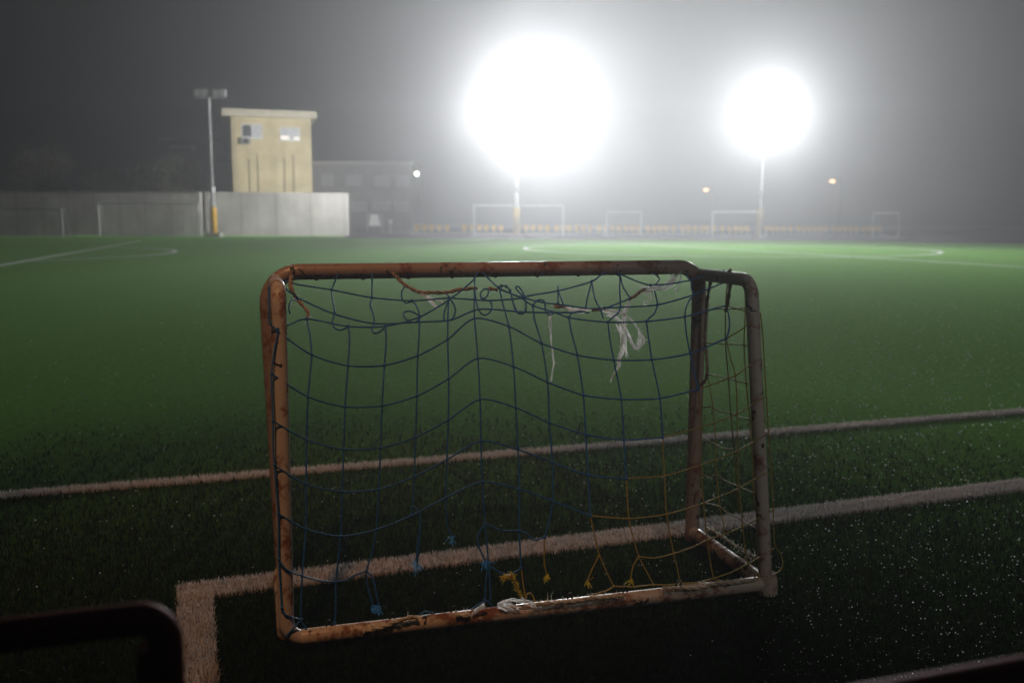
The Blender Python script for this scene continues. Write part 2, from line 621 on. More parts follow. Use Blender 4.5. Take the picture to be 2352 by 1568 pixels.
# dew: sparse drops sitting on the fibres, denser towards the right
nd = 26000
d = np.exp(rng.uniform(np.log(1.7), np.log(17.0), nd)); th = rng.uniform(rad(-40), rad(40), nd)
tips = np.stack([d * np.sin(th), d * np.cos(th), rng.uniform(0.018, 0.034, nd)], 1)
dd_ = d
keep = rng.uniform(0, 1, nd) < np.clip(0.16 + 1.3 * (th + 0.06), 0.10, 0.75) * np.clip(1.5 - dd_ / 14, 0.3, 1) * np.where(th < 0.27, np.clip((dd_ - 2.8) / 1.2, 0.03, 1), 1)
tips, dd = tips[keep], d[keep]
mb_v, mb_f = [], []
ico = bmesh.new(); bmesh.ops.create_icosphere(ico, subdivisions=1, radius=1.0)
iv = np.array([v.co[:] for v in ico.verts]); jf = np.array([[v.index for v in f.verts] for f in ico.faces]); ico.free()
rr = 0.0012 * np.clip(dd / 2.6, 0.8, 2.4) * rng.uniform(0.45, 1.6, len(dd)) ** 1.5
DV = (tips[:, None, :] + iv[None] * rr[:, None, None]).reshape(-1, 3)
DF = (np.arange(len(dd))[:, None, None] * len(iv) + jf[None]).reshape(-1, 3)
me = bpy.data.meshes.new('dew')
me.from_pydata(DV.tolist(), [], DF.tolist())
me.polygons.foreach_set('use_smooth', [True] * len(DF))
me.materials.append(MAT['dew'])
o = bpy.data.objects.new('dew', me); COL.objects.link(o)
tag(o, 'tiny glinting drops of dew on the dark turf', 'dew', kind='stuff')

for i, (a, b, wd, nm) in enumerate(NEAR):
    L = (b - a).length
    dr = (b - a).normalized(); nn = Vector((-dr.y, dr.x, 0))
    n = int(L * wd * 66000 * (0.35 if i == 0 else 0.75 if i == 1 else 1.0))
    s = rng.uniform(0, L, n); q = rng.normal(0, 1, n); q = rng.uniform(-wd / 2, wd / 2, n) + rng.normal(0, 0.003, n)
    PP = np.array(a)[:2] + s[:, None] * np.array(dr)[:2] + q[:, None] * np.array(nn)[:2]
    dist = np.hypot(PP[:, 0], PP[:, 1]); ok = (dist < 15) & (PP[:, 1] > 0.9)
    PP = PP[ok]; sc = np.clip(dist[ok] / 2.6, 0.8, 3.5)
    o, _ = blades(nm, PP, 0.025, 0.0019 * sc, MAT['line'], 21 + i, 'structure')

# ------------------------------------------------------------------ the small goal
GX, GY, GTH, GW, GDB, GDT, GH = -0.853763, 3.261295, 0.276113, 1.673332, 0.579175, 0.38744, 1.139337
TR = 0.0265
ZT = GH - 0.022


def goal_frame(root, W, H, DB, DT, tr, mtop, mbase):
    r = tr * 3.4
    f = MB()
    f.tube(dense(arc_path([(0.012, 0, 0), (-0.018, 0, H), (W, 0, H), (W, 0, 0)], [r * 1.25, r], 10), 0.05), tr * 1.08, 20)
    f.build('front_frame', MAT['goal_bar'], root)
    for x, s in ((0, 1), (W, -1)):
        u = MB()
        low = 0.035
        path = [(x + (0.012 if s == 1 else -0.004), -0.012, H - 0.03), (x + (0.013 if s == 1 else 0.008), -DT, H - 0.03), (x, -DB + .004, low + 0.02)]
        if s == 1: path = path[:-1] + [(x, -DB, low), (x + 0.14, -DB, low)]
        pts = arc_path(path, [0.07, 0.055][: len(path) - 2], 8)
        u.tube(dense(pts, 0.05), tr * 0.92, 20)
        u.build('upright', mtop, root)
        sr = MB()
        sr.tube(dense([(x, -0.02, 0.034), (x, -DB + (0.06 if s == 1 else 0), 0.034)], 0.05), tr * 1.02, 20)
        sr.build('side_rail', mbase, root)
    rr_ = MB()
    rr_.tube(dense([(0.045, -DB, 0.036), (W + 0.005, -DB, 0.036)], 0.04), tr * 1.01, 20)
    rr_.build('rear_rail', mbase, root)


goal = empty('small_goal', (GX, GY, 0), GTH)
tag(goal, 'small rusty white goal in front with a torn blue and yellow net, seen from behind', 'goal')
goal_frame(goal, GW, GH, GDB, GDT, TR, MAT['goal_top'], MAT['goal_base'])
ft = MB()
ft.tube([(GW + 0.004, -GDB, 0.0), (GW + 0.004, -GDB, 0.05), (GW + 0.002, -GDB, 0.075)], [TR * 1.45, TR * 1.4, TR * 1.1], 18)
ft.build('foot', MAT['goal_base'], goal)

BLUE_STRINGS = '''5,438,979 110,395,896 222,413,859 339,416,856 451,402,881 557,378,929 664,317,990 777,351,963 882,390,906 1005,411,864 1136,422,843 1279,424,839 1430,416,855 1586,392,901
-17,460,850 92,450,771 206,456,734 324,456,731 438,452,757 546,441,807 653,410,866 772,426,836 886,448,781 1012,456,732 1151,459,711 1296,460,707 1446,456,731
-18,493,708 83,472,638 197,478,601 314,479,599 429,474,625 539,466,675 649,455,735 771,461,702 886,471,646 1015,478,599 1154,482,572 1300,483,572
-16,516,572 76,499,503 187,500,470 303,500,469 419,495,500 529,487,547 646,478,600 771,484,564 891,492,514 1017,501,462 1156,505,441
-12,540,428 70,525,366 177,523,332 290,522,343 404,516,377 520,508,425 645,500,467 771,506,434 886,514,386 1018,524,326
-15,563,290 4,569,259 54,557,227 112,545,200 157,547,193 193,546,196 219,544,208 254,543,216
649,523,331 706,528,304 765,528,299 765,528,298 790,531,287 815,535,263 852,534,269
656,546,195 700,551,164 725,552,158 767,549,175
-11,588,144 -1,592,121 46,584,97
102,303,1002 108,357,958 110,395,896 92,450,771 83,472,638 76,499,503 70,525,366 54,557,227 46,584,97 70,579,46
46,584,97 20,599,78 -3,602,56
233,334,977 234,368,947 222,413,859 206,456,734 197,478,601 187,500,470 177,523,332 157,547,193 148,568,66 116,570,53 79,574,48
148,568,66 161,572,41
148,569,56 122,571,43 124,574,25 142,578,0
355,337,974 352,375,935 339,416,856 324,456,731 314,479,599 303,500,469 290,522,343 275,532,276 254,543,216 255,549,176 263,556,138 271,561,105
254,543,216 270,545,198 280,552,159 288,561,107
476,306,1001 461,373,940 451,402,881 438,452,757 429,474,625 419,495,500 410,511,403 404,516,377
410,511,403 426,512,394 433,516,375 433,522,337 426,531,281 417,542,221
432,520,347 422,530,291 415,539,235
597,210,1051 573,308,998 557,378,929 546,441,807 539,466,675 529,487,547 520,508,425 521,520,349 526,525,319 535,528,299
729,49,1108 664,317,990 653,410,866 649,455,735 646,478,600 645,500,467 649,523,331 653,538,241 653,545,198 643,555,146 638,565,84
649,523,331 625,528,301 621,533,273 632,539,238 644,544,211
653,545,198 657,555,145 656,565,82
801,135,1078 778,270,1030 777,351,963 772,426,836 771,461,702 772,483,569 771,506,434 765,528,299 765,549,177
886,275,1025 876,326,983 882,390,906 886,448,781 886,471,646 891,492,514 886,514,386 870,525,319 852,534,269
1003,325,985 996,372,941 1005,411,864 1012,456,732 1015,478,599 1017,501,462 1018,524,326
1142,346,967 1134,387,911 1136,422,843 1151,459,711 1154,482,572 1156,505,441
1289,348,966 1281,389,907 1279,424,839 1296,460,707 1300,483,572
1448,332,978 1431,380,924 1430,416,855 1446,456,731
1610,350,999 1605,377,960 1598,387,929 1586,392,901
28,59,1119 79,71,1101 200,124,1082 330,190,1058 464,223,1047 598,208,1052 740,233,1043 866,219,1048 876,208,1052 1016,166,1067 1177,88,1094 1242,28,1117 1278,23,1136 1316,30,1116 1400,132,1079 1463,75,1099 1463,32,1114 1446,29,1117
79,200,1063 191,288,1015 318,326,983 468,326,984 578,322,987 687,285,1018 842,299,1006 944,304,1002 1058,306,1000
5,436,986 39,404,994 102,303,1002 233,334,977 355,337,974 475,308,999 595,221,1047 725,54,1106 754,22,1137 780,39,1112 799,131,1080 863,229,1045 886,275,1025 954,301,1004 1003,325,985 1142,346,967 1289,348,966 1448,332,978 1610,337,1015
800,146,1074 835,185,1060 873,219,1048 925,257,1034 980,273,1028 1078,290,1013 1150,292,1012 1220,270,1029 1270,242,1040
1150,292,1012 1212,290,1013 1358,285,1018 1538,222,1047 1607,229,1073 1687,220,1100
1400,132,1079 1483,124,1082 1586,91,1093 1681,67,1113 1770,26,1126
232,25,1130 200,124,1082 196,231,1044 195,283,1018 184,315,992 186,334,977 203,346,967 222,342,971 233,334,977
354,23,1133 330,190,1058 316,257,1035 321,287,1016 320,326,983 309,347,967 315,361,955 335,356,959 355,337,974
459,105,1088 440,153,1072 433,208,1052 443,242,1040 464,223,1047 473,272,1028 476,306,1001 459,326,984 438,323,986 422,301,1004 429,286,1016 449,285,1017 469,297,1007 476,306,1001
598,175,1064 598,208,1052 565,289,1014 557,317,991 566,324,985 588,315,992 605,285,1017 604,241,1040 598,208,1052
709,132,1079 685,265,1031 690,300,1006 706,308,999 732,288,1015 740,258,1034 735,233,1043 715,221,1047 718,180,1062 742,139,1077 757,144,1075 739,197,1056 719,221,1047
801,135,1078 816,115,1085 832,117,1084 835,159,1070 818,262,1033 823,301,1005 840,306,1000 856,291,1012
872,215,1049 864,160,1069 864,130,1080 875,121,1083 879,150,1073 878,193,1057 860,277,1024 846,301,1004 826,305,1001 818,295,1009 821,242,1040 835,159,1070 831,120,1083 814,114,1085
886,275,1025 911,241,1040 934,239,1041 934,268,1031 926,293,1010 932,312,995 944,311,996 956,302,1004
1029,126,1081 1016,166,1067 981,270,1030
1016,166,1067 1008,225,1046 1000,273,1027
1177,88,1094 1115,214,1050 1080,287,1015
1177,88,1094 1145,194,1057 1128,267,1031 1133,291,1012 1132,313,994 1131,328,981
1316,30,1116 1255,177,1063 1214,286,1017 1197,310,996 1165,330,981 1142,346,967
1316,30,1116 1282,144,1075 1273,234,1043
1003,325,985 1018,309,998 1045,302,1004 1068,303,1002 1085,310,997
1394,182,1061 1360,284,1018 1330,320,989 1303,336,975 1289,348,966
1600,34,1117 1587,73,1100 1589,91,1093 1554,167,1067 1536,222,1047 1492,272,1028 1465,302,1003 1448,332,978
-13,246,1100 -18,425,1053 -19,432,1010 -10,435,995 5,438,981 0,443,947 -7,449,916 -17,460,850 -18,493,708 -20,508,620 -18,516,575 -12,540,428 -15,563,290 -13,575,215 -11,588,144
28,59,1119 13,57,1128 -4,61,1120 -13,246,1100
34,63,1113 46,296,1094 79,200,1063 59,277,1065 47,342,1053 44,367,1039 48,368,1026
418,568,61 437,566,70 466,569,60 490,572,39 535,569,58 585,569,59 610,567,71 636,565,82
490,572,39 465,574,27 440,576,16
630,564,89 655,567,74 659,569,57 668,573,36'''
YELLOW_STRINGS = '''1586,392,901 1625,417,931 1664,440,967
1446,456,731 1594,451,774 1663,465,825
1300,483,572 1451,478,599 1594,474,639 1692,494,701
1156,505,441 1300,505,440 1443,500,467 1589,494,507 1693,516,568
1018,524,326 1159,528,305 1301,527,308 1445,523,335 1589,515,377 1682,539,433
1190,549,173 1248,551,163 1321,550,171 1396,547,187 1452,544,205 1594,540,240 1703,558,302
1092,564,83 1165,567,74 1240,566,73 1293,567,67 1344,568,67 1407,568,63 1471,567,72 1542,565,86 1604,568,111 1700,583,165
767,549,174 770,558,123 776,565,84
852,534,269 849,541,223 847,549,179 856,554,144
1018,524,326 1032,537,251 1045,547,192 1069,557,133 1092,564,83
1042,548,188 1016,554,148 998,560,112
1156,505,441 1159,528,305 1173,540,233 1190,549,173 1217,559,118 1240,566,73
1190,549,173 1166,555,143 1155,562,99
1300,483,572 1300,505,440 1301,527,308 1321,550,171 1333,559,117 1344,568,67 1378,569,59 1372,570,51 1344,569,60
1446,456,731 1451,478,599 1443,500,467 1445,523,335 1452,544,205 1460,556,135 1471,567,72 1491,569,60 1487,570,47 1464,572,42
1586,392,901 1585,421,845 1594,451,774 1594,474,639 1589,494,507 1589,515,377 1594,540,240 1604,568,111 1632,589,80 1631,592,59 1615,585,45
1610,337,1015 1654,434,997
1695,435,996 1705,439,922 1702,459,841 1696,491,721 1698,513,586 1703,532,457 1703,559,300 1701,581,175 1730,570,141 1746,567,105 1734,578,82 1702,597,76
1673,90,976 1673,222,990 1673,299,997 1673,368,1007 1673,402,1004
1673,67,840 1673,231,856 1673,369,870 1673,428,865
1673,96,716 1673,260,727 1673,337,728 1673,392,733 1673,451,729
1673,62,575 1673,136,594 1673,168,590 1673,199,588 1673,288,597 1673,355,596 1673,428,602 1673,473,592
1673,70,453 1673,124,451 1673,177,448 1673,249,450 1673,326,466
1673,78,306 1673,135,300 1673,194,334 1673,243,326 1673,357,332 1673,474,338 1673,521,332
1673,105,189 1673,227,212 1673,286,205 1673,365,213 1673,420,208 1673,504,213 1673,535,201
1673,91,717 1673,115,670 1673,141,608 1673,168,510 1673,194,340 1673,227,211 1673,267,140 1673,263,111
1673,230,1094 1673,221,1005 1673,229,864 1673,260,730 1673,288,597 1673,327,445 1673,351,331 1673,367,260 1673,408,227
1673,357,1095 1673,368,1007 1673,368,871 1673,392,733 1673,428,602 1673,454,477 1673,474,338 1673,498,267 1673,523,202 1673,541,142
778,565,80 784,563,90 794,564,91 804,565,77 809,569,57
805,570,53 824,568,60 850,569,58 857,571,50 879,569,60
1004,569,60 1037,568,67 1069,567,72 1092,565,83'''
ROPE_STRINGS = '''1673,98,1096 1673,85,1059 1673,72,1007 1673,69,946 1673,66,884 1673,67,839 1673,84,778 1673,91,717 1673,77,689 1673,45,668
1673,59,236 1673,60,213 1673,79,198
404,34,1147 436,35,1121 466,53,1092 514,93,1066 565,96,1064 612,96,1063 652,87,1070 692,80,1074 731,77,1076
774,80,1074 806,89,1069
72,35,1160 69,34,1128 61,114,1098 68,119,1076 78,117,1058 94,137,1038 109,155,1019 116,165,1005 109,179,984
1003,161,1010 1025,163,1008 1047,162,1009
1149,172,994 1167,172,994 1188,172,994
1304,149,1029 1336,134,1039 1367,111,1054 1394,98,1062
1673,252,1143 1673,238,1128 1673,250,1114 1673,252,1090 1673,244,1051 1673,238,1021 1673,228,996 1673,226,981
232,607,45 297,607,53 344,607,67 382,607,74 406,607,71
530,607,65 555,607,58 575,607,59
801,607,68 832,607,69 863,607,67 897,607,66 931,607,64 966,607,67 995,607,69 1035,607,66 1075,607,65 1110,607,64
1255,607,74 1284,607,72 1330,607,66 1375,607,61 1406,607,61 1436,607,67 1473,607,69 1514,607,65 1561,607,66 1592,607,68 1617,607,70
1673,130,89 1673,183,96 1673,235,99 1673,286,97 1673,342,96 1673,384,98 1673,431,101 1673,493,99'''
WHITE_STRINGS = '''989,176,988 978,190,967 972,210,922 972,222,877 976,234,836 979,240,814 972,246,782 963,249,746
1305,153,1023 1279,174,992 1257,199,953 1255,212,913 1248,227,859 1239,235,833 1228,241,812 1229,243,803
1234,235,834 1234,242,809 1222,246,781 1210,247,763 1196,250,738
1297,159,1013 1277,187,971 1268,211,918 1280,220,885 1303,230,849 1325,227,859 1341,221,881 1330,215,905 1304,203,944 1280,187,971 1253,178,985 1196,172,994
1196,172,994 1221,183,978 1239,200,951 1257,208,929 1267,215,902 1260,226,864 1263,233,837 1263,239,819
1203,186,973 1231,191,967 1255,205,940 1270,214,907 1285,221,880 1300,231,850
1316,212,914 1326,217,895 1323,224,870 1310,228,857 1312,222,879 1323,217,895
1235,204,940 1244,212,913 1251,216,900 1246,224,873 1252,231,846
1046,163,1008 1079,169,999 1108,171,996 1143,171,995
1039,166,1003 1067,172,994 1101,174,992 1146,170,998
1191,170,997 1218,176,988 1247,178,985 1274,188,971
1382,101,1061 1427,90,1068 1479,80,1075 1524,51,1093 1548,35,1109
1373,109,1056 1422,102,1060 1470,101,1060 1505,80,1074 1537,60,1087
1387,97,1063 1441,94,1065 1501,68,1082 1542,48,1095
1504,77,1076 1529,52,1092 1556,35,1108 1575,34,1123
1510,80,1074 1538,50,1094 1567,34,1113 1583,35,1125
1574,35,1108 1553,71,1080 1532,98,1062 1515,111,1054
1383,129,1043 1395,121,1048 1411,114,1052 1400,145,1032 1381,153,1022 1363,156,1018
516,99,1062 540,128,1043 555,149,1028 571,159,1013
520,102,1060 551,122,1047 576,135,1038 590,145,1032
672,607,85 692,607,92 714,607,96 735,607,88 760,607,84 781,607,76 791,607,65
672,607,84 689,607,83 712,607,79 730,607,67 742,607,53
669,607,79 694,607,66 720,607,50
674,607,82 704,607,70 735,607,51
584,607,62 597,607,75 609,607,85 622,607,90
592,607,60 607,607,76 627,607,88
745,607,101 763,607,89 781,607,76 794,607,62 806,607,53
771,607,44 783,607,50 799,607,56 817,607,59'''
TUFT_STRINGS = '''682,607,177 694,607,168 709,607,174 722,607,177
684,607,171 699,607,180 719,607,173 727,607,157 735,607,140 741,607,119 747,607,101
719,607,170 729,607,149 738,607,127 750,607,100
714,607,188 719,607,173 709,607,169 689,607,168'''



def parse(txt):
    out = []
    for ln in txt.strip().split('\n'):
        p = [tuple(float(x) / 1000 for x in t.split(',')) for t in ln.split()]
        out.append([Vector((u, -v, z)) for u, v, z in p])
    return out


random.seed(4)


def fray(mb, c, d, n, length, r=0.0006, spread=0.8, curl=0.5):
    """a tuft of loose curling fibres leaving c roughly along d"""
    for _ in range(n):
        p = Vector(c) + Vector([random.gauss(0, 0.002) for _ in range(3)])
        v = (Vector(d) + Vector([random.gauss(0, spread) for _ in range(3)])).normalized()
        L = length * random.uniform(0.4, 1.2)
        pts = [p]
        for _ in range(5):
            v = (v + Vector([random.gauss(0, curl) for _ in range(3)]) + Vector((0, 0, -0.08))).normalized()
            p = p + v * L / 5
            pts.append(p)
        mb.ribbon(pts, [r, r, r * .9, r * .8, r * .7, r * .4])


def cord_mesh(strings, r, knots=True, wob=0.0):
    mb = MB()
    seen = {}
    for s in strings:
        pts = spline(s, 0.018)
        mb.tube(pts, [r * random.uniform(0.9, 1.1) for _ in pts], 7)
        for p in s:
            kx = tuple(int(round(x / 0.012)) for x in p)
            seen[kx] = seen.get(kx, 0) + 1
            if seen[kx] == 2 and knots:
                mb.ball(p, r * 1.9, 7, 5, 1.25)
    return mb


blue_s, yel_s = parse(BLUE_STRINGS), parse(YELLOW_STRINGS)
nb = cord_mesh(blue_s, 0.0029).build('net', MAT['blue'], goal)
nb['label'] = 'dark blue back net with wavy square mesh'
ny_ = cord_mesh(yel_s, 0.0025).build('net', MAT['yellow'], goal)
ny_['label'] = 'dull yellow net along the right side and lower right corner'



def loose_end(e, s):
    return all((e - t).length > 0.012 for q in blue_s + yel_s if q is not s for t in q)


for s in blue_s:
    e = s[-1]
    if 0.06 < e.z < 0.35 and e.x > 0.2 and loose_end(e, s):
        mb = MB(); fray(mb, e, (0, 0, -1), 18, 0.034, 0.0010, 0.4, 0.4)
        mb.build('frayed_cord_end', MAT['bluefray'], goal)
for s in yel_s:
    e = s[-1]
    if 0.06 < e.z < 0.3 and e.x < 1.3 and loose_end(e, s):
        mb = MB(); fray(mb, e, (0, 0, -1), 16, 0.03, 0.0010, 0.4, 0.4)
        mb.build('frayed_cord_end', MAT['tuft'], goal)
mb = MB()
for s in parse(TUFT_STRINGS):
    pts = spline(s, 0.008)
    mb.tube(pts, 0.0026, 5)
    for p in pts: fray(mb, p, (0, 0, 0.1), 6, 0.017, 0.0007, 1.0, 0.6)
mb.build('frayed_knot', MAT['tuft'], goal)['label'] = 'bright yellow frayed knot above the rear rail'

# brown ropes, each a part, with pale fibres round them
for s in parse(ROPE_STRINGS):
    mb = MB()
    pts = spline(s, 0.008)
    low = max(p.z for p in s) < 0.14
    R0_ = 0.0054
    # two strands laid round each other
    for ph in (0, math.pi):
        q = []
        for i, p in enumerate(pts):
            t = (pts[min(i + 1, len(pts) - 1)] - pts[max(i - 1, 0)]).normalized()
            n = t.orthogonal().normalized(); b = t.cross(n)
            a = ph + i * 0.9
            q.append(p + (n * math.cos(a) + b * math.sin(a)) * R0_ * 0.55)
        mb.tube(q, [R0_ * random.uniform(0.7, 1.05) for _ in q], 6)
    mb.cur = 1
    for i, p in enumerate(pts):
        if random.random() < (0.95 if low else 0.6) and not (s[0].x > 1.5 and not low):
            fray(mb, p, (0, 0, 0.35 if low else -0.5), random.choice((2, 4, 7)), random.choice((0.014, 0.022, 0.036)), 0.0007, 0.9, 0.6)
    mb.build('rope', [MAT['pale_rope' if low else 'rope'], MAT['fibre']], goal)

for s in parse(WHITE_STRINGS):
    mb = MB()
    pts = spline(s, 0.012)
    w_ = random.uniform(0.0016, 0.0030)
    for k in range(7):
        o_ = Vector([random.gauss(0, 0.0042) for _ in range(3)])
        q = [p + o_ * math.sin(i * 0.5 + k) for i, p in enumerate(pts)]
        mb.ribbon(q, [w_ * random.uniform(0.5, 1.1) * (1 if k == 0 else 0.7) for _ in q])
    for p in pts[2:]:
        if random.random() < 0.15: fray(mb, p, (0, 0, -0.6), 3, 0.028, 0.0007, 0.8, 0.6)
    mb.build('white_strand', MAT['white'], goal)


def hook(loc, up):
    mb = MB()
    pts = [Vector((math.cos(a) * 0.009, 0, math.sin(a) * 0.012)) for a in np.linspace(-0.6, math.pi + 0.9, 12)]
    if not up: pts = [Vector((p.x, p.y, -p.z)) for p in pts]
    mb.tube(pts, 0.0028, 6)
    return mb.build('net_hook', MAT['hook'], goal, loc)


hk = None
for i in range(8):
    p = (0.13 + 0.2 * i, -GDB + 0.004, 0.036 + TR + 0.006)
    if hk is None: hk = hook(p, True)
    else:
        c = hk.copy(); COL.objects.link(c); c.parent = goal; c.location = p
hk = None
for i in range(9):
    p = (0.155 + 0.165 * i, -TR * 0.72 - 0.006, GH - TR * 0.62)
    if hk is None: hk = hook(p, False)
    else:
        c = hk.copy(); COL.objects.link(c); c.parent = goal; c.location = p

# ------------------------------------------------------------------ red rail sections close to the camera
RD = Vector((math.cos(0.31), math.sin(0.31), 0))


def rail(name, p_end, direction, label, flip):
    """one bay of tubular railing: top tube bending down into an end post, lower tube, slanting stay"""
    root = empty(name, (p_end.x, p_end.y, 0), math.atan2(direction.y, direction.x))
    tag(root, label, 'railing', 'dark red railing bays beside the pitch')
    H = p_end.z
    r = 0.0185
    t = MB(); t.tube(dense(arc_path([(0, 0, 0), (0, 0, H), (1.5, 0, H)], [0.028], 8), 0.04), r, 18)
    t.build('top_rail', MAT['red'], root)
    t = MB(); t.tube(dense([(1.5 - 0.02, 0, 0), (1.5 - 0.02, 0, H - r)], 0.05), r, 16)
    t.build('post', MAT['red'], root)
    t = MB(); t.tube(dense([(0.012, 0, 0.3), (1.46, 0, 0.3)], 0.05), r * 0.8, 14)
    t.build('lower_rail', MAT['red'], root)
    t = MB(); t.tube(dense([(0.016, 0.0, H - 0.035), (0.085, -0.11, 0.0)], 0.04), r * 0.72, 16)
    t.build('stay', MAT['red'], root)
    return root


pe = at(378, 1414, Y=0.985)
rail('railing', pe, -RD, 'dark red tubular railing end at the left, beside the white corner line', False)
pr = at(1915, 1630, Y=0.80)
rr0 = rail('railing', pr, RD, 'dark red tubular railing bay at the lower right edge, top tube lit grey', True)

# ------------------------------------------------------------------ walls
GROUND_Y = 0


def wall(name, p0, p1, ztop, thick, mat, label, coping=None):
    d = (p1 - p0); L = d.length; a = math.atan2(d.y, d.x)
    root = empty(name, (p0.x, p0.y, 0), a)
    tag(root, label, 'wall')
    mb = MB(); mb.box((0, 0, 0), (L, thick, ztop))
    mb.build('wall_face', mat, root)
    if coping:
        mb = MB(); mb.box((-0.02, -0.05, ztop), (L + 0.02, thick + 0.05, ztop + coping))
        mb.build('coping', MAT['concrete'], root)
    return root, L


YA, YB = 71.0, 71.6
A0 = at(-260, 441, YA); A1 = at(459, 441, YA)
wall('concrete_wall', Vector((A0.x, YA, 0)), Vector((A1.x, YA, 0)), A1.z - 0.08, 0.35, MAT['wall_dark'], 'long stained grey concrete wall behind the left goals', 0.08)
B0 = at(472, 441, YB); B1 = at(800, 441, YB + 1.6)
wr, wl = wall('concrete_wall', Vector((B0.x, YB, 0)), Vector((B1.x, YB + 1.6, 0)), B0.z, 0.35, MAT['wall_pale'], 'paler concrete wall below the cream tower')
mb = MB(); mb.box((-0.05, -0.12, 0), (0.5, -0.003, B0.z + 0.02))
mb.build('pilaster', MAT['concrete'], wr)

# ------------------------------------------------------------------ full-size and small goals in the distance


def far_goal(name, px0, px1, Y0, Y1, H, label, depth=1.4, r=0.06, group='white goals standing at the far side'):
    p0 = at(px0, 541, Y0); p1 = at(px1, 541, Y1)
    p0.z = p1.z = 0
    d = p1 - p0; W = d.length
    root = empty(name, p0, math.atan2(d.y, d.x))
    tag(root, label, 'goal', group)
    for x in (0, W):
        mb = MB(); mb.tube([(x, 0, 0), (x, 0, H + r)], r, 12); mb.build('post', MAT['white_paint'], root)
        mb = MB(); mb.tube(arc_path([(x, 0.05, H), (x, depth * 0.55, H), (x, depth, 0.03)], [0.2], 6), r * 0.6, 8)
        mb.build('stay', MAT['galv'], root)
    mb = MB(); mb.tube([(-r * 0, 0, H), (W, 0, H)], r * 0.98, 12); mb.build('crossbar', MAT['white_paint'], root)
    mb = MB(); mb.tube([(0, depth, 0.04), (W, depth, 0.04)], r * 0.6, 8); mb.build('ground_bar', MAT['galv'], root)
    return root


far_goal('football_goal', 229.5, 457, 68.5, 68.5, 2.44, 'full-size white goal in front of the stained wall, left of the light mast', 0.9)
far_goal('football_goal', -55, 145, 66, 66, 1.98, 'lower goal at the left edge, cut off by the picture', 1.0, 0.05)
far_goal('football_goal', 1090, 1293, 76, 77.4, 2.46, 'full-size white goal in the fog below the bigger floodlight', 1.6)
far_goal('football_goal', 1393, 1472, 77, 77.6, 1.95, 'narrow white goal in the fog between the two floodlights', 1.0, 0.05)
far_goal('football_goal', 1636, 1747, 73, 70.6, 1.95, 'white goal in the fog beside the right floodlight mast', 1.0, 0.06)
far_goal('football_goal', 2004, 2063, 74, 72.5, 1.9, 'faint goal farthest to the right in the fog', 1.4, 0.035)

# ------------------------------------------------------------------ floodlight masts


def mast(base, top_z, label, heads, lit, power, aim, omni, pad):
    root = empty('floodlight_mast', (base.x, base.y, 0))
    tag(root, label, 'floodlight mast', 'floodlight masts round the pitch')
    mb = MB(); mb.tube([(0, 0, 0.25), (0, 0, 3.4), (0, 0, 3.4), (0, 0, top_z)], [0.15, 0.13, 0.10, 0.075], 14)
    mb.build('pole', MAT['galv' if not lit else 'dimmed_steel'], root)  # lit masts take the darkened copy of the steel
    mb = MB(); mb.tube([(0, 0, 3.25), (0, 0, 3.65)], 0.17, 14); mb.build('collar', MAT['galv'], root)
    mb = MB(); mb.box((-0.55, -0.5, 0), (0.55, 0.5, 0.25)); mb.build('footing', MAT['concrete'], root)
    if pad:
        mb = MB(); mb.tube([(0, 0, 0.26), (0, 0, 0.3), (0, 0, 2.12), (0, 0, 2.16)], [0.2, 0.24, 0.24, 0.2], 14)
        mb.build('padding', MAT['yellow_pad' if not lit else 'dimmed_pad'], root)
    xs = [h[0] for h in heads]
    mb = MB(); mb.box((min(xs) - 0.25, -0.05, top_z - 0.05), (max(xs) + 0.25, 0.05, top_z + 0.05)); mb.build('crossarm', MAT['galv'], root)
    for hx, hz in heads:
        mb = MB(); mb.box((hx - 0.23, -0.12, top_z + hz), (hx + 0.23, 0.12, top_z + hz + 0.5)); mb.tube([(hx, 0, top_z), (hx, 0, top_z + hz + .01)], 0.03, 8)
        hd_ = mb.build('floodlight', MAT['lamp_body'] if lit else MAT['galv'], root)
        mb = MB(); mb.box((hx - 0.2, -0.135, top_z + hz + 0.04), (hx + 0.2, -0.122, top_z + hz + 0.46))
        mb.build('lens', MAT['lens'] if lit else MAT['lens_off'], hd_)
    if lit:
        spots = [(h[0], top_z + h[1] + 0.25) for h in heads[::2]] if len(heads) < 9 else [(x, top_z + z) for x, z in ((-1.7, 0.4), (1.7, 0.4), (0.0, -0.7), (0.0, 1.9), (-1.0, 1.3), (1.0, 1.3))]
        xm = sum(h[0] for h in heads) / len(heads)
        for kind, e, places in (('SPOT', power / len(spots), spots), ('POINT', power * omni, [(xm, top_z + 0.75)])):
            for lx, lz in places:
                ld = bpy.data.lights.new('floodlight_lamp', kind)
                ld.energy = e; ld.color = (0.97, 0.99, 1.0)
                ld.shadow_soft_size = 0.5
                if kind == 'SPOT': ld.spot_size = rad(FLOOD_CONE); ld.spot_blend = 1.0
                lo = bpy.data.objects.new('floodlight_lamp', ld); COL.objects.link(lo)
                lo.parent = root; lo.location = (lx, -0.75, lz)
                lo.rotation_euler = (Vector(aim) - Vector((base.x, base.y - 0.75, lz))).to_track_quat('-Z', 'Y').to_euler()
    return root


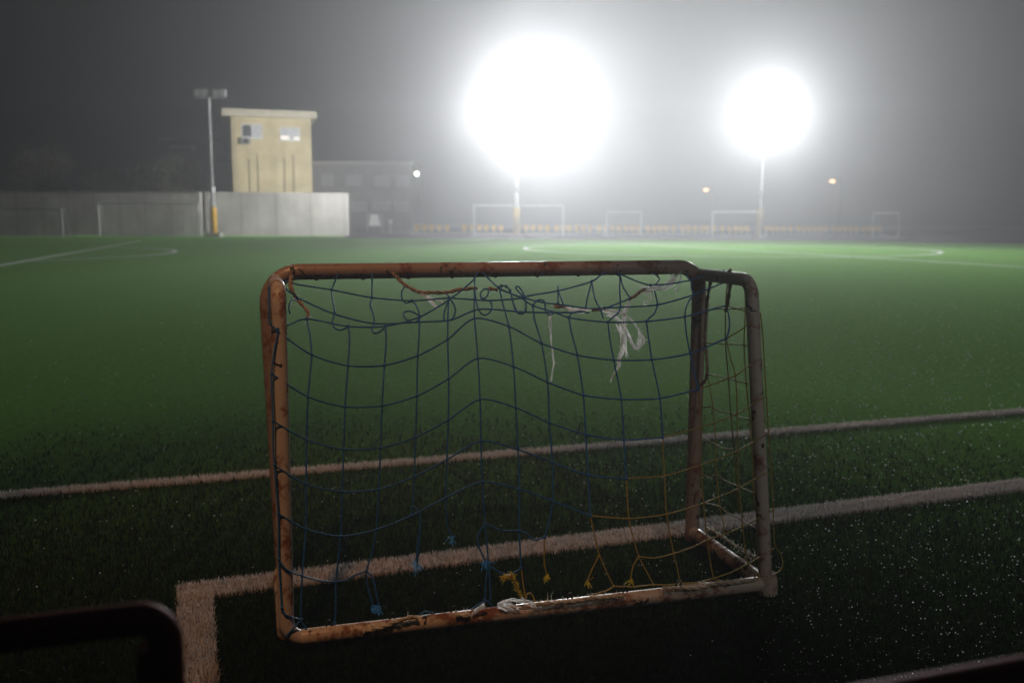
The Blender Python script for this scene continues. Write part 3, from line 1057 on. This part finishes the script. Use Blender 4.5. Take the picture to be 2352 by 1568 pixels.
mb_ = at(492, 541, 68.6)
top = at(480, 225, 68.6).z
mast(mb_, top, 'unlit floodlight mast with a yellow padded base between the concrete walls',
     [(-0.78, 0.1), (-0.28 - 0.02, 0.1), (0.55 - 0.02, 0.1), (1.03, 0.1)], False, 0, None, 0, True)
b1_ = at(1187, 545, 67.0); t1_ = at(1198, 285, 67.0).z
mast1 = mast(b1_, t1_, 'brightest lit floodlight mast, behind the far goal in the fog', [(-1.9, 0.1), (-1.2, 1.0), (-0.7, 0.1), (0.0, 1.9), (0.7, 0.1), (1.2, 1.0), (1.9, 0.1), (0.0, -0.75), (0.0, 1.0), (-1.2, 1.9), (1.2, 1.9), (-1.2, -0.75), (1.2, -0.75)], True, FLOOD_W, AIM1, OMNI, True)
b2_ = at(1745, 545, 72.0); t2_ = at(1760, 292, 72.0).z
mast(b2_, t2_, 'lit floodlight mast on the right, smaller glow in the fog', [(-0.7, 0.1), (-0.1, 1.0), (0.3, 0.1), (1.1, -0.75), (1.3, 0.1), (1.1, 1.0), (0.5, 1.9)], True, FLOOD_W * LAMP2, AIM2, OMNI, True)

# added spot beside the first mast, without a head, brightens tower and walls
ld = bpy.data.lights.new('floodlight_lamp', 'SPOT')
ld.energy = FLOOD_W * SIDE; ld.color = (1.0, 0.98, 0.94); ld.spot_size = rad(80); ld.spot_blend = 1.0; ld.shadow_soft_size = 0.3
lo = bpy.data.objects.new('floodlight_lamp', ld); COL.objects.link(lo); lo.parent = mast1
lo.location = (-2.7, -0.6, t1_ + 0.4)
lo.rotation_euler = (Vector((-22, 80, 5)) - Vector((b1_.x, b1_.y, t1_))).to_track_quat('-Z', 'Y').to_euler()

# ------------------------------------------------------------------ cream tower


def ppart(name, mat, parent, boxes):
    mb = MB()
    for a, b in boxes: mb.box(a, b)
    return mb.build(name, mat, parent)


TY = 84.0
t0 = at(536, 440, TY); t1 = at(718, 440, TY + 2.0)
tw = Vector((t1.x - t0.x, t1.y - t0.y, 0)); TW = tw.length
tower = empty('cream_tower', (t0.x, t0.y, 0), math.atan2(tw.y, tw.x))
tag(tower, 'square cream rendered tower with a flat overhanging roof and two high windows', 'building')
TZ = at(536, 268, TY).z
ppart('wall', MAT['cream'], tower, [((0, 0, 0), (TW, 6.5, TZ))])
ppart('roof', MAT['roof'], tower, [((-0.72, -0.75, TZ), (TW + 0.5, 7.0, TZ + 0.62))])
sx = TW / 182.0


def tz(py): return at(536, py, TY).z


def window(parent, x0, x1, z0, z1, panes, lit=False, fmat='frame'):
    fr = 0.09
    f = MB()
    f.box((x0, -0.05, z0), (x1, -0.003, z0 + fr)); f.box((x0, -0.05, z1 - fr), (x1, -0.003, z1))
    f.box((x0, -0.05, z0 + fr), (x0 + fr, -0.003, z1 - fr)); f.box((x1 - fr, -0.05, z0 + fr), (x1, -0.003, z1 - fr))
    xm = (x0 + x1) / 2
    f.box((xm - fr / 2, -0.055, z0 + fr), (xm + fr / 2, -0.003, z1 - fr))
    f.box((x0 - 0.08, -0.12, z0 - 0.07), (x1 + 0.08, -0.003, z0))
    wn = f.build('window', MAT[fmat], parent)
    for (a, b), m in zip(((x0 + fr, xm - fr / 2), (xm + fr / 2, x1 - fr)), panes):
        p = MB(); p.box((a, -0.03, z0 + fr), (b, -0.004, z1 - fr)); p.build('pane', MAT[m], wn)
    if lit:
        for xa, xb, zz in ((x0 + fr, xm - 0.12, 0.36), (xm + 0.35, x1 - fr, 0.3)):
            p = MB(); p.box((xa, -0.045, z0 + fr), (xb, -0.034, z0 + zz)); p.build('reflection_strip', MAT['pane_glint'], wn)  # reflections painted as emissive strips, no lamp inside
    return wn


window(tower, (559 - 536) * sx, (606 - 536) * sx, tz(316), tz(284), ('pane', 'pane_pale'))
window(tower, (646 - 536) * sx, (692 - 536) * sx, tz(319), tz(289), ('pane_pale', 'pane_pale'), True)
acm = MB(); acm.box(((557 - 536) * sx, -0.42, tz(331)), ((578 - 536) * sx, -0.003, tz(317)))
aco = acm.build('air_conditioner', MAT['ac'], tower)
fan = MB(); fan.tube([((568 - 536) * sx, -0.421, (tz(331) + tz(317)) / 2), ((568 - 536) * sx, -0.44, (tz(331) + tz(317)) / 2)], 0.22, 16)
fan.build('fan_grille', MAT['hook'], aco)
for px_, py_ in ((574, 365), (593, 352), (654, 360), (675, 352)):
    mb = MB(); x = (px_ - 536) * sx
    mb.tube([(x, -0.05, 0), (x, -0.05, tz(py_))], 0.05, 8)
    mb.build('drainpipe', MAT['pipe'], tower)

# ------------------------------------------------------------------ grey two-storey building in the middle
GYB = 92.0
g0 = at(722, 541, GYB); g1 = at(946, 541, GYB)
gb = empty('grey_building', (g0.x, GYB, 0))
tag(gb, 'grey two-storey building with pale windows and a bright corner lamp, right of the tower', 'building')
GBW = g1.x - g0.x; GBZ = at(800, 378, GYB).z
ppart('wall', MAT['grey_render'], gb, [((0, 0, 0), (GBW, 10, GBZ))])
ppart('roof', MAT['concrete'], gb, [((-0.3, -0.3, GBZ), (GBW + 0.3, 10.3, GBZ + 0.3))])
for x0, x1, y0, y1 in ((738, 766, 400, 425), (794, 832, 401, 425), (860, 896, 403, 426), (910, 942, 403, 426), (806, 842, 463, 484), (853, 897, 463, 482), (904, 938, 463, 484)):
    window(gb, at(x0, 400, GYB).x - g0.x, at(x1, 400, GYB).x - g0.x, at(800, y1, GYB).z, at(800, y0, GYB).z, ('pane_dim', 'pane_dim'), False, 'frame_dim')
lp = at(957, 399, GYB - 0.6)
mb = MB(); mb.box((GBW - 0.1, -0.62, lp.z + 0.12), (lp.x - g0.x + 0.1, -0.5, lp.z + 0.22)); mb.box((GBW - .1, -0.62, lp.z + 0.1), (GBW, -0.003, lp.z + 0.25))
wl_ = mb.build('wall_lamp', MAT['lamp_body'], gb)
mb = MB(); mb.ball((lp.x - g0.x, -0.6, lp.z), 0.2, 12, 8); mb.build('lamp_globe', MAT['cool_lamp'], wl_)

# white sheet hanging in front of it, and a small white box beside
p = at(860, 505, 86.0)
sheet = empty('hanging_sheet', (p.x, p.y, 0))
tag(sheet, 'white sheet hung over a rail before the grey building, below its windows', 'sheet')
z0, z1 = at(860, 519, 86).z, at(860, 492, 86).z
mb = MB(); vs = []; N = 10
for j in range(7):
    t = j / 6
    wdt = 0.34 + 0.22 * t
    for i in range(N + 1):
        s = i / N * 2 - 1
        vs.append((s * wdt, 0.05 * math.sin(i * 1.9) * (0.3 + t), z1 + (z0 - z1) * t + 0.03 * math.sin(i * 1.3) * t))
nv = len(vs)
vs += [(x, y + 0.04, z) for x, y, z in vs]
fs = []
for j in range(6):
    for i in range(N):
        q = (j * (N + 1) + i, j * (N + 1) + i + 1, (j + 1) * (N + 1) + i + 1, (j + 1) * (N + 1) + i)
        fs.append(q); fs.append(tuple(nv + k for k in reversed(q)))
mb.add(vs, fs, True); mb.build('cloth', MAT['cloth'], sheet)
mb = MB(); mb.tube([(-0.75, 0.02, z1 - 0.02), (0.75, 0.02, z1 - 0.02)], 0.03, 8)
for x in (-0.7, 0.7): mb.tube([(x, 0.02, 0), (x, 0.02, z1)], 0.03, 8)
mb.build('rail', MAT['galv'], sheet)
p = at(897, 510, 86.0)
mb = MB(); mb.box((-0.13, -0.1, -0.2), (0.13, 0.1, 0.2)); mb.tube([(0, 0.0, -p.z), (0, 0.0, -0.19)], 0.04, 8); mb.box((-0.15, -0.12, 0.2), (0.15, 0.12, 0.24))
tag(mb.build('meter_box', MAT['white_paint'], None, p), 'small white box on a thin post right of the hanging sheet', 'box')

# ------------------------------------------------------------------ house and trees far left
HY = 97.0
h0_ = at(392, 541, HY); h1_ = at(458, 541, HY)
house = empty('ochre_house', (h0_.x, HY, 0))
tag(house, 'dim ochre house with a slab roof and balcony, half hidden left of the light mast', 'building')
HW = h1_.x - h0_.x
ppart('wall', MAT['ochre'], house, [((0.3, 0, 0), (HW, 7, at(430, 370, HY).z))])
ppart('upper_wall', MAT['grey_render'], house, [((0.3, 0.6, at(430, 370, HY).z + .003), (HW + 1, 7, at(430, 326, HY).z))])
ppart('balcony', MAT['concrete'], house, [((0.7, -0.9, at(430, 345, HY).z), (HW - 0.2, 0.597, at(430, 336, HY).z))])
ppart('roof', MAT['concrete'], house, [((-0.6, -0.8, at(430, 326, HY).z + .003), (HW + 0.6, 7.5, at(430, 318, HY).z))])
w0 = at(462, 541, 99); w1 = at(560, 541, 99)
dh = empty('dark_house', (w0.x, 99, 0))
tag(dh, 'plain dark house block between the light mast and the cream tower', 'building')
ppart('wall', MAT['grey_render'], dh, [((0, 0, 0), (w1.x - w0.x, 8, at(500, 372, 99).z))])
ppart('roof', MAT['lamp_body'], dh, [((-0.3, -0.3, at(500, 372, 99).z + .003), (w1.x - w0.x + .3, 8.3, at(500, 372, 99).z + 0.25))])


def tree(px, Y, ztop, R, label, seed):
    b = at(px, 541, Y)
    root = empty('leafy_tree', (b.x, Y, 0))
    tag(root, label, 'tree', 'dim trees behind the stained wall')
    rnd = random.Random(seed)
    tk = MB()
    tk.tube([(0, 0, 0), (0.1, 0, ztop * 0.3), (0.0, 0.1, ztop * 0.6), (0.1, 0, ztop * 0.85)], [0.28, 0.22, 0.14, 0.05], 8)
    cl = []
    for k in range(11):
        a = rnd.uniform(0, 6.28); q = rnd.uniform(0.35, 0.8)
        c = Vector((math.cos(a) * R * q, math.sin(a) * R * q, ztop * rnd.uniform(0.42, 0.92)))
        s = Vector((0, 0, c.z * 0.62))
        tk.tube([s, s.lerp(c, 0.5) + Vector((0, 0, 0.2)), c], [0.1, 0.07, 0.03], 6)
        cl.append((c, R * rnd.uniform(0.3, 0.5)))
    tk.build('trunk', MAT['bark'], root)
    vs, fs = [], []
    for c, r in cl:
        for _ in range(420):
            d = Vector([rnd.gauss(0, 1) for _ in range(3)]).normalized() * r * rnd.random() ** 0.45
            d.z *= 0.75
            p = c + d
            u = Vector([rnd.gauss(0, 1) for _ in range(3)]).normalized() * rnd.uniform(0.07, 0.15)
            v = u.orthogonal().normalized() * u.length * 0.5
            i = len(vs); vs += [p - u, p + v, p + u, p - v]; fs.append((i, i + 1, i + 2, i + 3))
    mb = MB(); mb.add(vs, fs); mb.build('crown', MAT['leaf'], root)


tree(372, 88, at(372, 345, 88).z, 2.6, 'dim bushy tree in front of the ochre house', 1)
tree(270, 92, at(270, 372, 92).z, 3.0, 'dark rounded tree over the wall above the full-size left goal', 2)
tree(120, 95, at(120, 330, 95).z, 3.6, 'tall nearly black tree at the far left over the wall', 3)

# ------------------------------------------------------------------ row of yellow seats
XS = [[958, 975.5, 992, 1009, 1027], [1067, 1084, 1101, 1117, 1134, 1151], [1191.5, 1208.5, 1224.6, 1241, 1257], [1279, 1294, 1308, 1325, 1340, 1355.5],
      [1376, 1391, 1407, 1422, 1437.5, 1452, 1465.5], [1488, 1504, 1518, 1531, 1548], [1568, 1582, 1597, 1612, 1624, 1639], [1659, 1676, 1690, 1703, 1716],
      [1746, 1761, 1774, 1787, 1801, 1816], [1834, 1847, 1860, 1873, 1885, 1898], [1915, 1928, 1941, 1954, 1967], [1984, 1996, 2008, 2020]]
ORD = 'first second third fourth fifth sixth seventh eighth ninth tenth eleventh twelfth'.split()
SY = 82.0
mb = MB(); a = at(945, 540, SY); b = at(2035, 540, SY)
mb.box((a.x, SY - 0.35, 0), (b.x, SY + 1.4, 0.12)); tag(mb.build('terrace_step', MAT['concrete']), kind='structure')


def seat_mesh(wd):
    mb = MB()
    vs = []
    prof = [(-0.22, 0.0), (-0.20, 0.035), (0.12, 0.01), (0.19, 0.05), (0.24, 0.38), (0.26, 0.42)]
    n = 6
    for t in (0, 0.03):
        for y, z in prof:
            for i in range(n + 1):
                s = i / n * 2 - 1
                edge = abs(s) ** 3
                vs.append((s * wd / 2 * (1 - 0.08 * (z > 0.3)), y - (0.04 * edge if z > 0.04 else 0) + (t if z > 0.04 else 0), z + 0.03 * edge - (t if z <= 0.04 else 0) + 0.28))
    m = len(prof) * (n + 1); fs = []
    for j in range(len(prof) - 1):
        for i in range(n):
            q = (j * (n + 1) + i, j * (n + 1) + i + 1, (j + 1) * (n + 1) + i + 1, (j + 1) * (n + 1) + i)
            fs.append(q); fs.append(tuple(m + k for k in reversed(q)))
    mb.add(vs, fs, True)
    mb.box((-0.03, -0.05, 0.0), (0.03, 0.05, 0.26)); mb.box((-0.12, -0.12, 0.0), (0.12, 0.12, 0.015))
    return mb


src = None
for gi, xs in enumerate(XS):
    for k, x in enumerate(xs):
        p = at(x, 541, SY)
        loc = (p.x, SY, 0.12)
        if src is None:
            src = seat_mesh(0.46).build('seat', MAT['seat'], None, loc); o = src
        else:
            o = src.copy(); COL.objects.link(o); o.location = loc
        tag(o, f'yellow plastic seat, {ORD[k]} from the left in the {ORD[gi]} block of the far row', 'seat', 'yellow seats in the far row')

# ------------------------------------------------------------------ orange street lamps far off
for px, py, Y, lab in ((1622, 436, 112, 'lower orange street lamp glowing left of the right floodlight mast'), (1912, 416, 105, 'higher orange street lamp glowing right of the right floodlight mast')):
    p = at(px, py, Y)
    root = empty('street_lamp', (p.x + 1.0, Y, 0))
    tag(root, lab, 'street lamp', 'orange street lamps beyond the pitch')
    mb = MB(); mb.tube(arc_path([(0, 0, 0), (0, 0, p.z + 0.25), (-1.0, 0, p.z + 0.2)], [0.5], 8), 0.055, 10); mb.build('pole', MAT['lamp_body'], root)
    mb = MB(); mb.box((-1.3, -0.16, p.z + 0.08), (-0.7, 0.16, p.z + 0.26)); hd_ = mb.build('lamp_head', MAT['lamp_body'], root)
    mb = MB(); mb.ball((-1.0, 0, p.z), 0.30, 12, 8, 0.6); mb.build('lamp_globe', MAT['sodium'], hd_)

# warm street light standing behind the photographer: its beam reaches the goal's back and the near lines
ld = bpy.data.lights.new('street_light_lamp', 'SPOT')
ld.energy = SODIUM_W; ld.color = (1.0, 0.49, 0.23); ld.spot_size = rad(29); ld.spot_blend = 0.6; ld.shadow_soft_size = 0.12
lo = bpy.data.objects.new('street_light_lamp', ld); COL.objects.link(lo)
lo.location = (-1.2, 0.5, 6.0)
lo.rotation_euler = (Vector((-0.75, 3.6, 0.0)) - lo.location).to_track_quat('-Z', 'Y').to_euler()

# a second, whiter and weaker lamp further right behind the photographer greys the right end of the goal
ld = bpy.data.lights.new('street_light_lamp', 'SPOT')
ld.energy = 200.0; ld.color = (1.0, 0.95, 0.92); ld.spot_size = rad(40); ld.spot_blend = 0.8; ld.shadow_soft_size = 0.15
lo = bpy.data.objects.new('street_light_lamp', ld); COL.objects.link(lo)
lo.location = (3.6, -2.5, 5.2)
lo.rotation_euler = (Vector((2.2, 4.2, 0.2)) - lo.location).to_track_quat('-Z', 'Y').to_euler()

# ------------------------------------------------------------------ fog
hm = bpy.data.materials.new('haze')
hm.use_nodes = True
nt = hm.node_tree; nt.nodes.clear()
out = nt.nodes.new('ShaderNodeOutputMaterial'); pv = nt.nodes.new('ShaderNodeVolumePrincipled')
pv.inputs['Color'].default_value = (0.90, 0.91, 0.93, 1)
pv.inputs['Density'].default_value = HAZE_DENSITY
pv.inputs['Anisotropy'].default_value = HAZE_G
nt.links.new(pv.outputs[0], out.inputs['Volume'])
mb = MB(); mb.box((-140, -14, -1), (140, 205, 26))
tag(mb.build('haze', hm), 'thin night fog glowing round the floodlights', 'fog', kind='stuff')
